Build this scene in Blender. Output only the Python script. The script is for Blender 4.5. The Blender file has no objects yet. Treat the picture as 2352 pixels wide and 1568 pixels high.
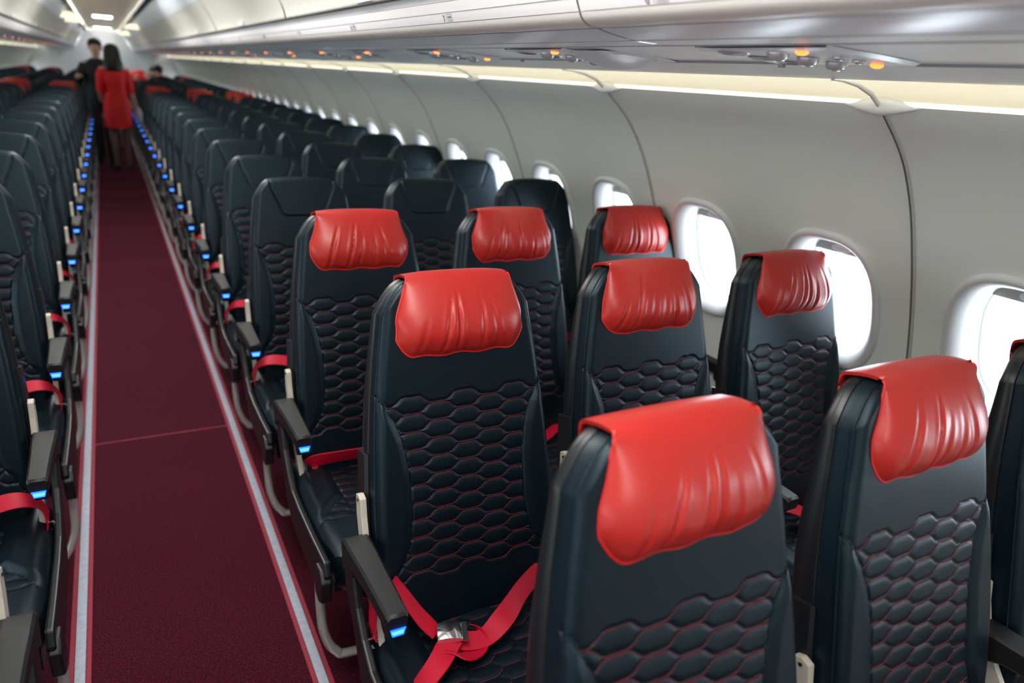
import bpy, math, random
import numpy as np
from mathutils import Vector, Matrix
R0 = random.Random(7)
SC = bpy.context.scene
COL = SC.collection
pi = math.pi

# ------------------------------------------------------------------ camera, sky, exposure
PITCH = 0.7366
YAW, TILT, ROLL = 0.52053, -0.34676, 0.07798
CAM = Vector((-0.0717, 0.0, 1.6044))
cy, sy, cp, sp = math.cos(YAW), math.sin(YAW), math.cos(TILT), math.sin(TILT)
F = Vector((sy*cp, cy*cp, sp)); R = Vector((cy, -sy, 0)); U = R.cross(F)
cr, sr = math.cos(ROLL), math.sin(ROLL)
R2 = cr*R + sr*U; U2 = -sr*R + cr*U
cd = bpy.data.cameras.new('camera'); cam = bpy.data.objects.new('camera', cd); COL.objects.link(cam)
M = Matrix(((R2.x, U2.x, -F.x, CAM.x), (R2.y, U2.y, -F.y, CAM.y), (R2.z, U2.z, -F.z, CAM.z), (0, 0, 0, 1)))
cam.matrix_world = M
cd.sensor_width = 36; cd.lens = 1625.99*36/2352; cd.clip_start = 0.02; cd.clip_end = 200
cd.dof.use_dof = True; cd.dof.focus_distance = 1.52; cd.dof.aperture_fstop = 2.2; cd.dof.aperture_blades = 9
SC.camera = cam
W = bpy.data.worlds.new('sky'); SC.world = W; W.use_nodes = True
bg = W.node_tree.nodes['Background']; bg.inputs[0].default_value = (0.86, 0.93, 1.0, 1); bg.inputs[1].default_value = 2.4
SC.view_settings.view_transform = 'Standard'; SC.view_settings.look = 'None'
SC.view_settings.exposure = 0.62; SC.view_settings.gamma = 1.0; SC.view_settings.use_curve_mapping = False
WINDOW_WATTS = 3.5
AISLE_FILL_WATTS = 18.0

# ------------------------------------------------------------------ materials
def mat(name, col, rough=0.5, metal=0.0, spec=0.5, emit=None, es=0.0, noise=None, bump=None, coat=0.0, sheen=0.0):
    m = bpy.data.materials.new(name); m.use_nodes = True
    nt = m.node_tree; b = nt.nodes['Principled BSDF']
    b.inputs['Base Color'].default_value = (*col, 1)
    b.inputs['Roughness'].default_value = rough; b.inputs['Metallic'].default_value = metal
    b.inputs['Specular IOR Level'].default_value = spec
    if coat: b.inputs['Coat Weight'].default_value = coat; b.inputs['Coat Roughness'].default_value = 0.25
    if sheen: b.inputs['Sheen Weight'].default_value = sheen
    if emit: b.inputs['Emission Color'].default_value = (*emit, 1); b.inputs['Emission Strength'].default_value = es
    if name.startswith('black_leather'): b.inputs['Specular Tint'].default_value = (0.66, 0.88, 1.0, 1)
    tc = nt.nodes.new('ShaderNodeTexCoord')
    if noise:      # (scale, other colour, low, high)
        n = nt.nodes.new('ShaderNodeTexNoise'); n.inputs['Scale'].default_value = noise[0]; n.inputs['Detail'].default_value = 4
        nt.links.new(tc.outputs['Object'], n.inputs['Vector'])
        r = nt.nodes.new('ShaderNodeValToRGB'); r.color_ramp.elements[0].position = noise[2]; r.color_ramp.elements[1].position = noise[3]
        r.color_ramp.elements[0].color = (*col, 1); r.color_ramp.elements[1].color = (*noise[1], 1)
        nt.links.new(n.outputs['Fac'], r.inputs['Fac']); nt.links.new(r.outputs['Color'], b.inputs['Base Color'])
    if bump:       # (kind, scale, strength, distance)
        if bump[0] == 'noise':
            t = nt.nodes.new('ShaderNodeTexNoise'); t.inputs['Scale'].default_value = bump[1]; t.inputs['Detail'].default_value = 3; o = t.outputs['Fac']
        else:
            t = nt.nodes.new('ShaderNodeTexVoronoi'); t.inputs['Scale'].default_value = bump[1]; o = t.outputs['Distance']
            if bump[0] == 'dots': t.inputs['Randomness'].default_value = 0.0
        nt.links.new(tc.outputs['Object'], t.inputs['Vector'])
        bp = nt.nodes.new('ShaderNodeBump'); bp.inputs['Strength'].default_value = bump[2]; bp.inputs['Distance'].default_value = bump[3]
        nt.links.new(o, bp.inputs['Height']); nt.links.new(bp.outputs['Normal'], b.inputs['Normal'])
    return m

def glass_mat():
    m = bpy.data.materials.new('window_pane_plastic'); m.use_nodes = True; nt = m.node_tree; nt.nodes.clear()
    o = nt.nodes.new('ShaderNodeOutputMaterial'); mx = nt.nodes.new('ShaderNodeMixShader'); mx.inputs[0].default_value = 0.06
    t = nt.nodes.new('ShaderNodeBsdfTransparent'); g = nt.nodes.new('ShaderNodeBsdfGlossy'); g.inputs['Roughness'].default_value = 0.05
    nt.links.new(t.outputs[0], mx.inputs[1]); nt.links.new(g.outputs[0], mx.inputs[2]); nt.links.new(mx.outputs[0], o.inputs[0])
    return m

LEATHER = mat('black_leather', (0.0022, 0.0060, 0.0098), 0.40, spec=0.36, bump=('noise', 900, 0.12, 0.0006))
LEATHER2 = mat('black_leather_bolster', (0.0024, 0.0070, 0.0112), 0.38, spec=0.40, bump=('noise', 1100, 0.12, 0.0006))
RED = mat('red_leather', (0.43, 0.021, 0.016), 0.34, spec=0.5, bump=('noise', 700, 0.10, 0.0006))
REDP = mat('red_leather_piping', (0.60, 0.015, 0.015), 0.45)
THREAD = mat('red_thread', (0.24, 0.022, 0.035), 0.75, spec=0.2)
SHELL = mat('black_shell_plastic', (0.006, 0.0075, 0.009), 0.34, spec=0.5)
PLASTIC = mat('dark_textured_plastic', (0.007, 0.0075, 0.008), 0.45, spec=0.4, bump=('noise', 1400, 0.35, 0.0006))
BEIGE = mat('beige_painted_metal', (0.50, 0.45, 0.38), 0.45)
ALU = mat('satin_aluminium', (0.62, 0.62, 0.60), 0.33, metal=0.55)
CHROME = mat('chrome', (0.75, 0.76, 0.80), 0.12, metal=1.0)
SILVER = mat('silver_plastic', (0.62, 0.64, 0.67), 0.22, metal=0.35)
WEB = mat('red_webbing', (0.46, 0.003, 0.024), 0.5, spec=0.3, bump=('noise', 1500, 0.3, 0.0006))
BLUE = mat('blue_led', (0.0, 0.1, 0.6), 0.4, emit=(0.0, 0.10, 1.0), es=2.2)
BLUE2 = mat('blue_led_core', (0.2, 0.4, 1.0), 0.4, emit=(0.10, 0.38, 1.0), es=1.1)
WALLM = mat('wall_panel_decor', (0.77, 0.81, 0.76), 0.50, bump=('dots', 260, 0.10, 0.0008))
FRAMEM = mat('window_frame_plastic', (0.67, 0.68, 0.68), 0.38)
SHADEM = mat('window_shade_plastic', (0.40, 0.385, 0.36), 0.4)  # darker than the pale plastic: backlit shade put into the colour
PANE = glass_mat()
DOOR = mat('bin_door_laminate', (0.56, 0.555, 0.49), 0.5)
BINW = mat('bin_rail_plastic', (0.78, 0.76, 0.775), 0.42)
NOSE = mat('bin_handrail', (0.78, 0.75, 0.71), 0.32)
UNDER = mat('bin_underside_satin', (0.76, 0.82, 0.86), 0.28, metal=0.0, spec=0.8)
DARKM = mat('dark_recess', (0.03, 0.035, 0.045), 0.4)
SLATE = mat('blue_grey_panel', (0.55, 0.60, 0.63), 0.5)
CREAM = mat('cream_panel', (0.86, 0.80, 0.66), 0.5)
COVE = mat('cove_panel', (0.88, 0.86, 0.78), 0.5)
COVELAMP = mat('cove_lamp', (1, .9, .7), 0.5, emit=(1.0, 0.93, 0.76), es=3.6)
WASHLAMP = mat('wash_lamp', (1, .9, .8), 0.5, emit=(1.0, 0.95, 0.84), es=42.0)
LIPM = mat('cove_light_strip', (1, .95, .8), 0.5, emit=(1.0, 0.93, 0.72), es=0.75)
LAMPW = mat('ceiling_lamp', (1, 1, 1), 0.5, emit=(0.93, 0.94, 1.0), es=8.0)
ORANGE = mat('amber_lamp', (1, .4, .1), 0.5, emit=(1.0, 0.22, 0.03), es=1.7)
INK = mat('grey_ink', (0.16, 0.16, 0.18), 0.6)
SEAM = mat('panel_seam', (0.16, 0.16, 0.15), 0.5)
SEAM2 = mat('panel_groove', (0.30, 0.31, 0.33), 0.5)
BEAD = mat('seam_bead', (0.52, 0.52, 0.48), 0.45)
SKIN = mat('skin', (0.62, 0.40, 0.31), 0.5)
HAIR = mat('black_hair', (0.012, 0.009, 0.008), 0.4)
DRESS = mat('red_dress_cloth', (0.85, 0.008, 0.012), 0.6)
SUIT = mat('black_suit_cloth', (0.010, 0.012, 0.018), 0.7)
STOCK = mat('dark_tights', (0.16, 0.105, 0.085), 0.55)
SHOE = mat('black_shoe', (0.01, 0.01, 0.01), 0.3)
CLOTHW = mat('white_cloth', (0.72, 0.74, 0.76), 0.7)
STRIP = mat('photoluminescent_strip', (0.33, 0.35, 0.42), 0.35, noise=(60, (0.27, 0.29, 0.35), 0.45, 0.7))
REDBAND = mat('red_edge_band', (0.24, 0.007, 0.025), 0.7)
GALLEY = mat('galley_wall', (0.60, 0.62, 0.62), 0.5)

def carpet():
    m = bpy.data.materials.new('burgundy_carpet'); m.use_nodes = True; nt = m.node_tree; b = nt.nodes['Principled BSDF']
    b.inputs['Roughness'].default_value = 0.95; b.inputs['Specular IOR Level'].default_value = 0.1
    b.inputs['Sheen Weight'].default_value = 0.14; b.inputs['Sheen Tint'].default_value = (0.9, 0.22, 0.38, 1)
    tc = nt.nodes.new('ShaderNodeTexCoord')
    n = nt.nodes.new('ShaderNodeTexNoise'); n.inputs['Scale'].default_value = 210; n.inputs['Detail'].default_value = 3
    nt.links.new(tc.outputs['Object'], n.inputs['Vector'])
    r = nt.nodes.new('ShaderNodeValToRGB'); e = r.color_ramp.elements
    e[0].position = 0.40; e[0].color = (0.011, 0.0025, 0.007, 1); e[1].position = 0.62; e[1].color = (0.105, 0.004, 0.014, 1)
    k = e.new(0.52); k.color = (0.034, 0.0025, 0.009, 1)
    nt.links.new(n.outputs['Fac'], r.inputs['Fac']); nt.links.new(r.outputs['Color'], b.inputs['Base Color'])
    bp = nt.nodes.new('ShaderNodeBump'); bp.inputs['Strength'].default_value = 0.6; bp.inputs['Distance'].default_value = 0.003
    nt.links.new(n.outputs['Fac'], bp.inputs['Height']); nt.links.new(bp.outputs['Normal'], b.inputs['Normal'])
    return m
CARPET = carpet()

# ------------------------------------------------------------------ mesh helpers
class MB:
    def __init__(s): s.v = []; s.f = []; s.smooth = True
    def add(s, v, f):
        o = len(s.v); s.v += [tuple(map(float, p)) for p in v]; s.f += [tuple(o+i for i in q) for q in f]
    def grid(s, P, closed_u=False, flip=False):
        P = np.asarray(P, float); n, m = P.shape[:2]; f = []
        for i in range(n-1 if not closed_u else n):
            i2 = (i+1) % n
            for j in range(m-1):
                q = (i*m+j, i2*m+j, i2*m+j+1, i*m+j+1); f.append(q[::-1] if flip else q)
        s.add(P.reshape(-1, 3), f)
    def box(s, a, b, rot=None):
        v = [(x, y, z) for x in (a[0], b[0]) for y in (a[1], b[1]) for z in (a[2], b[2])]
        s.add(v, [(0, 1, 3, 2), (4, 6, 7, 5), (0, 4, 5, 1), (2, 3, 7, 6), (0, 2, 6, 4), (1, 5, 7, 3)])
    def tube(s, pts, r, n=8, cap=True):
        pts = [Vector(p) for p in pts]; rings = []
        rr = r if isinstance(r, (list, tuple)) else [r]*len(pts); up = None
        for i, p in enumerate(pts):
            t = (pts[min(i+1, len(pts)-1)] - pts[max(i-1, 0)]).normalized()
            if up is None: up = Vector((0, 0, 1)) if abs(t.z) < 0.9 else Vector((1, 0, 0))
            a = t.cross(up).normalized(); up = a.cross(t).normalized()
            rings.append([p + rr[i]*(math.cos(2*pi*k/n)*a + math.sin(2*pi*k/n)*up) for k in range(n)])
        o = len(s.v)
        s.v += [tuple(q) for ring in rings for q in ring]
        for i in range(len(rings)-1):
            for k in range(n):
                s.f.append((o+i*n+k, o+(i+1)*n+k, o+(i+1)*n+(k+1) % n, o+i*n+(k+1) % n))
        if cap:
            s.f.append(tuple(o+k for k in range(n))); e = o+(len(rings)-1)*n; s.f.append(tuple(e+k for k in reversed(range(n))))
    def prism(s, poly, ax, a, b):      # polygon in the two other axes, extruded along ax
        def P(p, h):
            q = list(p); q.insert(ax, h); return q
        n = len(poly); v = [P(p, a) for p in poly] + [P(p, b) for p in poly]
        s.add(v, [tuple(range(n)), tuple(range(2*n-1, n-1, -1))] + [(i, i+n, (i+1) % n+n, (i+1) % n) for i in range(n)])
    def disc(s, c, r, n=16, axis='z', h=0.01, ry=None):
        ry = ry or r; v = []
        for z in (0, h):
            for k in range(n):
                a = 2*pi*k/n; v.append((c[0]+r*math.cos(a), c[1]+ry*math.sin(a), c[2]-z))
        s.add(v, [tuple(range(n)), tuple(range(2*n-1, n-1, -1))] + [(i, i+n, (i+1) % n+n, (i+1) % n) for i in range(n)])
    def mesh(s, name, m, sx=1, smooth=True, weld=False):
        me = bpy.data.meshes.new(name)
        v = s.v if sx == 1 else [(-a, b, c) for a, b, c in s.v]
        f = s.f if sx == 1 else [q[::-1] for q in s.f]
        me.from_pydata(v, [], f); me.materials.append(m)
        if weld or True:
            import bmesh
            bm = bmesh.new(); bm.from_mesh(me)
            if weld: bmesh.ops.remove_doubles(bm, verts=bm.verts, dist=1e-5)
            bmesh.ops.recalc_face_normals(bm, faces=bm.faces); bm.to_mesh(me); bm.free()
        if smooth:
            me.polygons.foreach_set('use_smooth', [True]*len(me.polygons))
            me.set_sharp_from_angle(angle=math.radians(38))
        me.update(); return me

def obj(name, me, parent=None, loc=None, rz=0.0):
    o = bpy.data.objects.new(name, me); COL.objects.link(o)
    if parent: o.parent = parent
    if loc: o.location = loc
    if rz: o.rotation_euler.z = rz
    return o
def tag(o, label, cat, group=None):
    o['label'] = label; o['category'] = cat
    if group: o['group'] = group
    return o
def empty(name, loc, label, cat, group=None):
    o = bpy.data.objects.new(name, None); COL.objects.link(o); o.location = loc; o.empty_display_size = 0.1
    return tag(o, label, cat, group)
def struct(name, me, loc=None):
    o = obj(name, me, None, loc); o['kind'] = 'structure'; return o
def bevel(o, w=0.004, seg=2):
    b = o.modifiers.new('bevel', 'BEVEL'); b.width = w; b.segments = seg; b.limit_method = 'ANGLE'; b.angle_limit = math.radians(40)
    return o
def catmull(P, n=8):
    P = [np.array(p, float) for p in P]; Q = [2*P[0]-P[1]] + P + [2*P[-1]-P[-2]]; out = []
    for i in range(1, len(Q)-2):
        for k in range(n):
            t = k/n; a, b, c, d = Q[i-1:i+3]
            out.append(0.5*((2*b)+(-a+c)*t+(2*a-5*b+4*c-d)*t*t+(-a+3*b-3*c+d)*t**3))
    out.append(P[-1]); return out
def ss(x, a, b):
    t = np.clip((x-a)/(b-a), 0, 1); return t*t*(3-2*t)

# ------------------------------------------------------------------ cabin cross-section (x, z), right half
Y0, Y1 = -2.65, 22.4
WALL = [(1.60, 0.0), (1.74, 0.06), (1.815, 0.20), (1.862, 0.40), (1.878, 0.60), (1.868, 0.78), (1.833, 0.935), (1.808, 1.03),
        (1.775, 1.126), (1.740, 1.22), (1.700, 1.308), (1.667, 1.38), (1.628, 1.44), (1.579, 1.512), (1.511, 1.569), (1.462, 1.606), (1.4495, 1.6215)]
WP = np.array(catmull([(a, 0, b) for a, b in WALL], 6))
for _i in range(30): WP[1:-1] = 0.25*WP[:-2]+0.5*WP[1:-1]+0.25*WP[2:]
WS = np.r_[0, np.cumsum(np.linalg.norm(np.diff(WP, axis=0), axis=1))]
def wall_at(t):
    x = np.interp(t, WS, WP[:, 0]); z = np.interp(t, WS, WP[:, 2]); return x, z
def wall_n(t):       # unit normal pointing into the cabin
    x0, z0 = wall_at(t-0.02); x1, z1 = wall_at(t+0.02); dx, dz = x1-x0, z1-z0; l = np.hypot(dx, dz); return -dz/l, dx/l
def t_of_z(z): return float(np.interp(z, WP[:, 2], WS))
TC = t_of_z(1.066); TB, TT = TC-0.262, TC+0.262
BAY = 0.533; WY0 = 1.345
HA, HB = 0.176, 0.226
NA = 96
def outline(a, b, k, n=2.7):
    th = 2*pi*k/NA; c, s_ = math.cos(th), math.sin(th)
    return a*math.copysign(abs(c)**(2/n), c), b*math.copysign(abs(s_)**(2/n), s_)
def wpt(y, t, d):
    x, z = wall_at(t); nx, nz = wall_n(t); return (x+nx*d, y, z+nz*d)

def build_wall(sx):
    mb = MB()
    k0 = int(round((Y0 - WY0)/BAY - 0.5)); n = int((Y1-Y0)/BAY)
    first = WY0 + k0*BAY
    ys0 = first - BAY/2
    ys1 = ys0
    ys = []
    k = 0
    while ys1 < Y1 - 0.2:
        yc = ys0 + BAY*(k+0.5); ys.append(yc); ys1 = ys0 + BAY*(k+1); k += 1
    for yc in ys:
        P = []
        for j in range(NA):
            th = 2*pi*j/NA; c, s_ = math.cos(th), math.sin(th)
            sc = 1/max(abs(c)/(BAY/2), abs(s_)/(TT-TC)); ox, ot = c*sc, s_*sc
            ix, it = outline(HA, HB, j)
            P.append([wpt(yc+ox+(ix-ox)*r, TC+ot+(it-ot)*r, 0) for r in (0, 0.33, 0.66, 1.0)])
        mb.grid(P, closed_u=True)
        # corners of the bay
        for cx_, ct in ((1, 1), (-1, 1), (-1, -1), (1, -1)):
            pass
    # strips above and below the bays
    L = ys1 - ys0
    for ta, tb, m in ((0.0, TB, 16), (TT, WS[-1], 12)):
        yy = np.linspace(ys0, ys1, 48); tt = np.linspace(ta, tb, m)
        mb.grid([[wpt(y, t, 0) for t in tt] for y in yy])
    return mb, ys, ys0, ys1
# corner-safe sampling: make the four rectangle corners part of the angular samples
_corner = math.atan2(TT-TC, BAY/2)

wmb, WINY, WY_A, WY_B = build_wall(1)
def fill_corners(mb):
    for yc in WINY:
        for sy_, st in ((1, 1), (-1, 1), (-1, -1), (1, -1)):
            a = math.atan2(st*_corner, sy_) if False else math.atan2(st*(TT-TC), sy_*BAY/2) % (2*pi)
            j = int(math.floor(a/(2*pi/NA))); pts = []
            for jj in (j, j+1):
                th = 2*pi*jj/NA; c, s_ = math.cos(th), math.sin(th); sc = 1/max(abs(c)/(BAY/2), abs(s_)/(TT-TC))
                pts.append(wpt(yc+c*sc, TC+s_*sc, 0))
            mb.add([pts[0], wpt(yc+sy_*BAY/2, TC+st*(TT-TC), 0), pts[1]], [(0, 1, 2)])
fill_corners(wmb)
struct('wall_right', wmb.mesh('wall_right', WALLM, 1, weld=True))
struct('wall_left', wmb.mesh('wall_left', WALLM, -1, weld=True))

# windows
LIP = [(0.0, 0.0), (0.001, 0.007), (0.006, 0.012), (0.013, 0.0135), (0.021, 0.010), (0.030, 0.002), (0.041, -0.012), (0.048, -0.030), (0.053, -0.050), (0.056, -0.060), (0.060, -0.063)]
def wloc(dy, t, d):     # relative to the bay centre
    x, y, z = wpt(dy, TC+t, d); return (x, y, z)
def ring(e, d, n=2.7):
    return [wloc(*outline(HA-e, HB-e, j, n - 0.0), d) for j in range(NA)]
def win_meshes(sx):
    f = MB(); f.grid(np.array([ring(e, d) for e, d in LIP]).transpose(1, 0, 2), closed_u=True)
    p = MB()
    r = ring(0.057, -0.078); p.add(r, [tuple(range(NA))])
    g = MB()   # dark gasket line around the pane
    ra = np.array([ring(0.0595, -0.0628), ring(0.0606, -0.067), ring(0.0590, -0.076)]); g.grid(ra.transpose(1, 0, 2), closed_u=True)
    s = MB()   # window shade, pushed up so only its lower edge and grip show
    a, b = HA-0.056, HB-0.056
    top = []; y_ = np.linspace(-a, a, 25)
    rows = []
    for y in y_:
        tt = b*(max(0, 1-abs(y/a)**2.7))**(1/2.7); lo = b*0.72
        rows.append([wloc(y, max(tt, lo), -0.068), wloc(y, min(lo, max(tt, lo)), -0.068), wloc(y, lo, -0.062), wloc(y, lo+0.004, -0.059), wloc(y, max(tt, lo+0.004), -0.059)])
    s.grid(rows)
    h = MB(); rr = []
    for q, dd in ((1, -0.060), (0.93, -0.053), (0.6, -0.050), (0.02, -0.051)):
        rr.append([wloc(0.034*q*math.cos(2*pi*k/24), b*0.72+0.020+0.013*q*math.sin(2*pi*k/24), dd) for k in range(24)])
    h.grid(np.array(rr).transpose(1, 0, 2), closed_u=True)
    return (f.mesh('window_frame', FRAMEM, sx), p.mesh('window_pane', PANE, sx, smooth=False), g.mesh('pane_gasket', SEAM, sx),
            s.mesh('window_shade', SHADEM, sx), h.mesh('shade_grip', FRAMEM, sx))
nwin = 0
for sx, side in ((1, 'right'), (-1, 'left')):
    ms = win_meshes(sx)
    for yc in WINY:
        nwin += 1
        fr = struct('window_%d' % nwin, ms[0], (0, yc, 0))
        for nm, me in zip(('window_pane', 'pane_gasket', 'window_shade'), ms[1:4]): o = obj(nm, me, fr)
        obj('shade_grip', ms[4], o)
        # daylight entering at this window
        ld = bpy.data.lights.new('daylight', 'AREA'); ld.shape = 'RECTANGLE'; ld.size = 0.34; ld.size_y = 0.42
        ld.energy = WINDOW_WATTS; ld.color = (0.78, 0.90, 1.0)
        lo = bpy.data.objects.new('daylight', ld); COL.objects.link(lo)
        x, z = wall_at(TC); nx, nz = wall_n(TC)
        lo.location = ((x-nx*0.17)*sx, yc, z-nz*0.17)
        d = Vector((nx*sx, 0, nz)); lo.rotation_euler = d.to_track_quat('-Z', 'Y').to_euler()

# floor, with carpet seam, strips along the aisle
YA, YB = WY_A, WY_B
mb = MB(); yy = np.linspace(YA, YB, 30); mb.grid([[(x, y, 0) for x in (-1.62, -0.6, 0, 0.6, 1.62)] for y in yy]); struct('floor', mb.mesh('floor', CARPET))
nt_ = 0
def trim(me, loc=None):
    global nt_; nt_ += 1; return struct('trim_%d' % nt_, me, loc)
for s_ in (-1, 1):
    mb = MB(); mb.box((s_*0.296-0.0135, YA, 0.0), (s_*0.296+0.0135, YB, 0.004)); bevel(trim(mb.mesh('aisle_strip', STRIP)), 0.002)
    for q in (-1, 1):
        mb = MB(); mb.box((s_*0.296+q*0.021-0.006, YA, 0.0), (s_*0.296+q*0.021+0.006, YB, 0.0025)); trim(mb.mesh('red_band', REDBAND))
mb = MB(); mb.box((-0.27, 3.222, 0), (0.27, 3.229, 0.002)); trim(mb.mesh('carpet_seam', REDBAND))
mb = MB(); mb.box((-0.27, 10.2, 0), (0.27, 10.207, 0.002)); trim(mb.mesh('carpet_seam', REDBAND))

# light cove above the windows
COVEP = [(1.4495, 1.6215), (1.448, 1.6245), (1.4485, 1.629), (1.451, 1.632)]
COVEB = [(1.451, 1.632), (1.468, 1.637), (1.495, 1.648), (1.512, 1.675), (1.505, 1.71), (1.47, 1.735), (1.40, 1.745), (1.31, 1.745), (1.287, 1.735)]
LEDGE = [(1.287, 1.735), (1.282, 1.680), (1.278, 1.668), (1.268, 1.666), (1.20, 1.673), (1.115, 1.6825)]
PSUP = [(1.112, 1.686), (1.00, 1.690), (0.90, 1.6925), (0.835, 1.6935)]
UNDERP = [(0.832, 1.692), (0.78, 1.691), (0.74, 1.6925), (0.70, 1.6975), (0.668, 1.704)]
NOSEP = [(0.667, 1.7048), (0.655, 1.7055), (0.643, 1.709), (0.633, 1.716), (0.627, 1.725)]
LABP = [(0.627, 1.7262), (0.6225, 1.735), (0.618, 1.7457)]
BANDP = [(0.6165, 1.7457), (0.613, 1.755), (0.609, 1.766)]
DARKP = [(0.609, 1.766), (0.625, 1.769), (0.624, 1.785), (0.604, 1.788)]
DOORP = [(0.604, 1.788), (0.597, 1.792), (0.592, 1.815), (0.578, 1.85), (0.556, 1.888), (0.53, 1.925), (0.505, 1.955), (0.497, 1.963)]
SLATEP = [(0.503, 1.967), (0.48, 2.00), (0.45, 2.05), (0.425, 2.10), (0.412, 2.13)]
def extr(mb, prof, ya, yb, ny=2):
    pr = [(p[0], 0, p[1]) for p in prof]; pr = catmull(pr, 3) if len(prof) > 2 else [np.array(p) for p in pr]
    mb.grid([[(p[0], y, p[2]) for p in pr] for y in np.linspace(ya, yb, ny)])
for sx in (1, -1):
    mb = MB(); extr(mb, COVEP, YA, YB, 24); trim(mb.mesh('cove_light_strip', LIPM, sx))
    mb = MB(); extr(mb, COVEB, YA, YB, 24); trim(mb.mesh('cove_panel', COVE, sx))
    mb = MB(); mb.tube([(1.315, YA, 1.722), (1.315, YB, 1.722)], 0.009, 8); trim(mb.mesh('cove_lamp', COVELAMP, sx))

# panel seams every two windows, with a fin across the cove and a teardrop clip on the light strip
SEAMY = [1.080 + 1.066*k for k in range(-3, 21) if YA+0.1 < 1.080+1.066*k < YB-0.1]
def seam_meshes(sx):
    tt = np.linspace(0.05, WS[-1]-0.002, 60)
    a = MB(); a.tube([wpt(0, t, 0.001) for t in tt], 0.0028, 6)
    b = MB(); b.tube([wpt(-0.007, t, 0.0005) for t in tt], 0.0045, 6)
    f = MB()
    fp = [(1.272, 1.664), (1.31, 1.664), (1.36, 1.658), (1.41, 1.644), (1.452, 1.618), (1.46, 1.65), (1.41, 1.69), (1.33, 1.71), (1.285, 1.70)]
    f.prism([(p[0], p[1]) for p in fp], 1, -0.006, 0.006)
    f2 = MB(); f2.tube([(1.27, 0, 1.664), (1.31, 0, 1.664), (1.36, 0, 1.658), (1.41, 0, 1.643), (1.448, 0, 1.618)], [0.002, 0.003, 0.0045, 0.0055, 0.005], 10)
    c = MB(); rings = []
    for i in range(25):
        u = -1+2*i/24; w = (max(0.0, 1-abs(u)**1.6))**1.15; y = 0.095*u; r = 0.0195*w+0.0008
        rings.append([(1.452-0.62*r*math.cos(2*pi*k/20), y, 1.620+r*math.sin(2*pi*k/20)) for k in range(20)])
    c.grid(np.array(rings).transpose(1, 0, 2), closed_u=True)
    return [a.mesh('seam', SEAM, sx), b.mesh('seam_bead', BEAD, sx), f2.mesh('cove_fin', FRAMEM, sx), c.mesh('clip', FRAMEM, sx)]
for sx in (1, -1):
    ms = seam_meshes(sx)
    for y in SEAMY:
        t = trim(ms[0], (0, y, 0)); obj('bead', ms[1], t); obj('cove_fin', ms[2], t); obj('strip_clip', ms[3], t)

# ceiling
CEILP = [(0.0, 2.20), (0.15, 2.197), (0.27, 2.180), (0.336, 2.15), (0.341, 2.162)]
mb = MB()
pr = [(-p[0], p[1]) for p in CEILP[::-1]] + CEILP[1:]
NC = 20; segs = np.linspace(YA, YB, NC+1)
for a, b in zip(segs[:-1], segs[1:]): extr(mb, pr, a+0.006, b-0.006, 2)
struct('ceiling', mb.mesh('ceiling', CREAM))
mb = MB(); mb.grid([[(x, y, z) for x, z in ((-0.47, 2.23), (0.47, 2.23))] for y in (YA, YB)]); trim(mb.mesh('ceiling_void', DARKM))
for sx in (1, -1):
    mb = MB(); extr(mb, [(0.412, 2.13), (0.418, 2.16), (0.45, 2.23)], YA, YB); trim(mb.mesh('ceiling_gap', DARKM, sx))
    mb = MB(); extr(mb, [(0.412, 2.131), (0.405, 2.121), (0.352, 2.116), (0.346, 2.121)], YA, YB, 12); trim(mb.mesh('light_baffle', DARKM, sx))
    mb = MB(); mb.tube([(0.386, YA, 2.136), (0.386, YB, 2.136)], 0.006, 8); trim(mb.mesh('ceiling_wash_lamp', WASHLAMP, sx))
# end walls
def endpoly():
    P = [(p[0], p[2]) for p in WP] + [(1.51, 1.70), (1.40, 1.745)] + [(0.83, 1.75), (0.62, 1.76), (0.5, 1.96), (0.41, 2.235)]
    return P + [(-x, z) for x, z in P[::-1]]
mb = MB(); mb.prism(endpoly(), 1, YA-0.03, YA); struct('wall_front', mb.mesh('wall_front', GALLEY, smooth=False))
mb = MB(); mb.prism(endpoly(), 1, YB, YB+0.03); struct('wall_rear', mb.mesh('wall_rear', GALLEY, smooth=False))
# rear cabin door panel on that wall
mb = MB(); mb.box((-0.27, YB-0.02, 0.0), (0.27, YB, 1.95)); dr = struct('door_1', bevel(obj('tmp', mb.mesh('door', FRAMEM))).data); bpy.data.objects.remove(bpy.data.objects['tmp'])
mb = MB(); mb.box((0.19, YB-0.04, 1.0), (0.22, YB-0.02, 1.12)); obj('door_handle', mb.mesh('door_handle', ALU), dr)

# ------------------------------------------------------------------ overhead bins (one thing per bin)
BIN = 2*1.066
def bin_meshes(sx):
    g = 0.0028; h = BIN
    out = []
    def seg(name, prof, m, ya=g, yb=h-g, ny=8):
        b = MB(); extr(b, prof, ya, yb, ny); out.append((name, b.mesh(name, m, sx)))
    seg('underside_panel', UNDERP, UNDER); seg('handrail', NOSEP, NOSE); seg('label_rail', LABP, BINW); seg('upper_rail', BANDP, BINW)
    seg('dark_channel', DARKP, DARKM); seg('bin_door', DOORP, DOOR, 0.012, h-0.012)
    return out
def bin_body(sx):
    b = MB(); prof = [(0.838, 1.70), (0.76, 1.70), (0.70, 1.706), (0.64, 1.72), (0.63, 1.76), (0.61, 1.80), (0.52, 1.955), (0.47, 2.03), (0.425, 2.12)]
    extr(b, prof, 0.0, BIN, 2); me = b.mesh('bin_body', BINW, sx)
    s = MB(); extr(s, SLATEP, 0.004, BIN-0.004, 6)
    for k in range(6):
        y = 0.15+k*BIN/6
        s.box((0.45, y, 2.045), (0.458, y+0.2, 2.05))
    return me, s.mesh('upper_panel', SLATE, sx)
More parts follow.
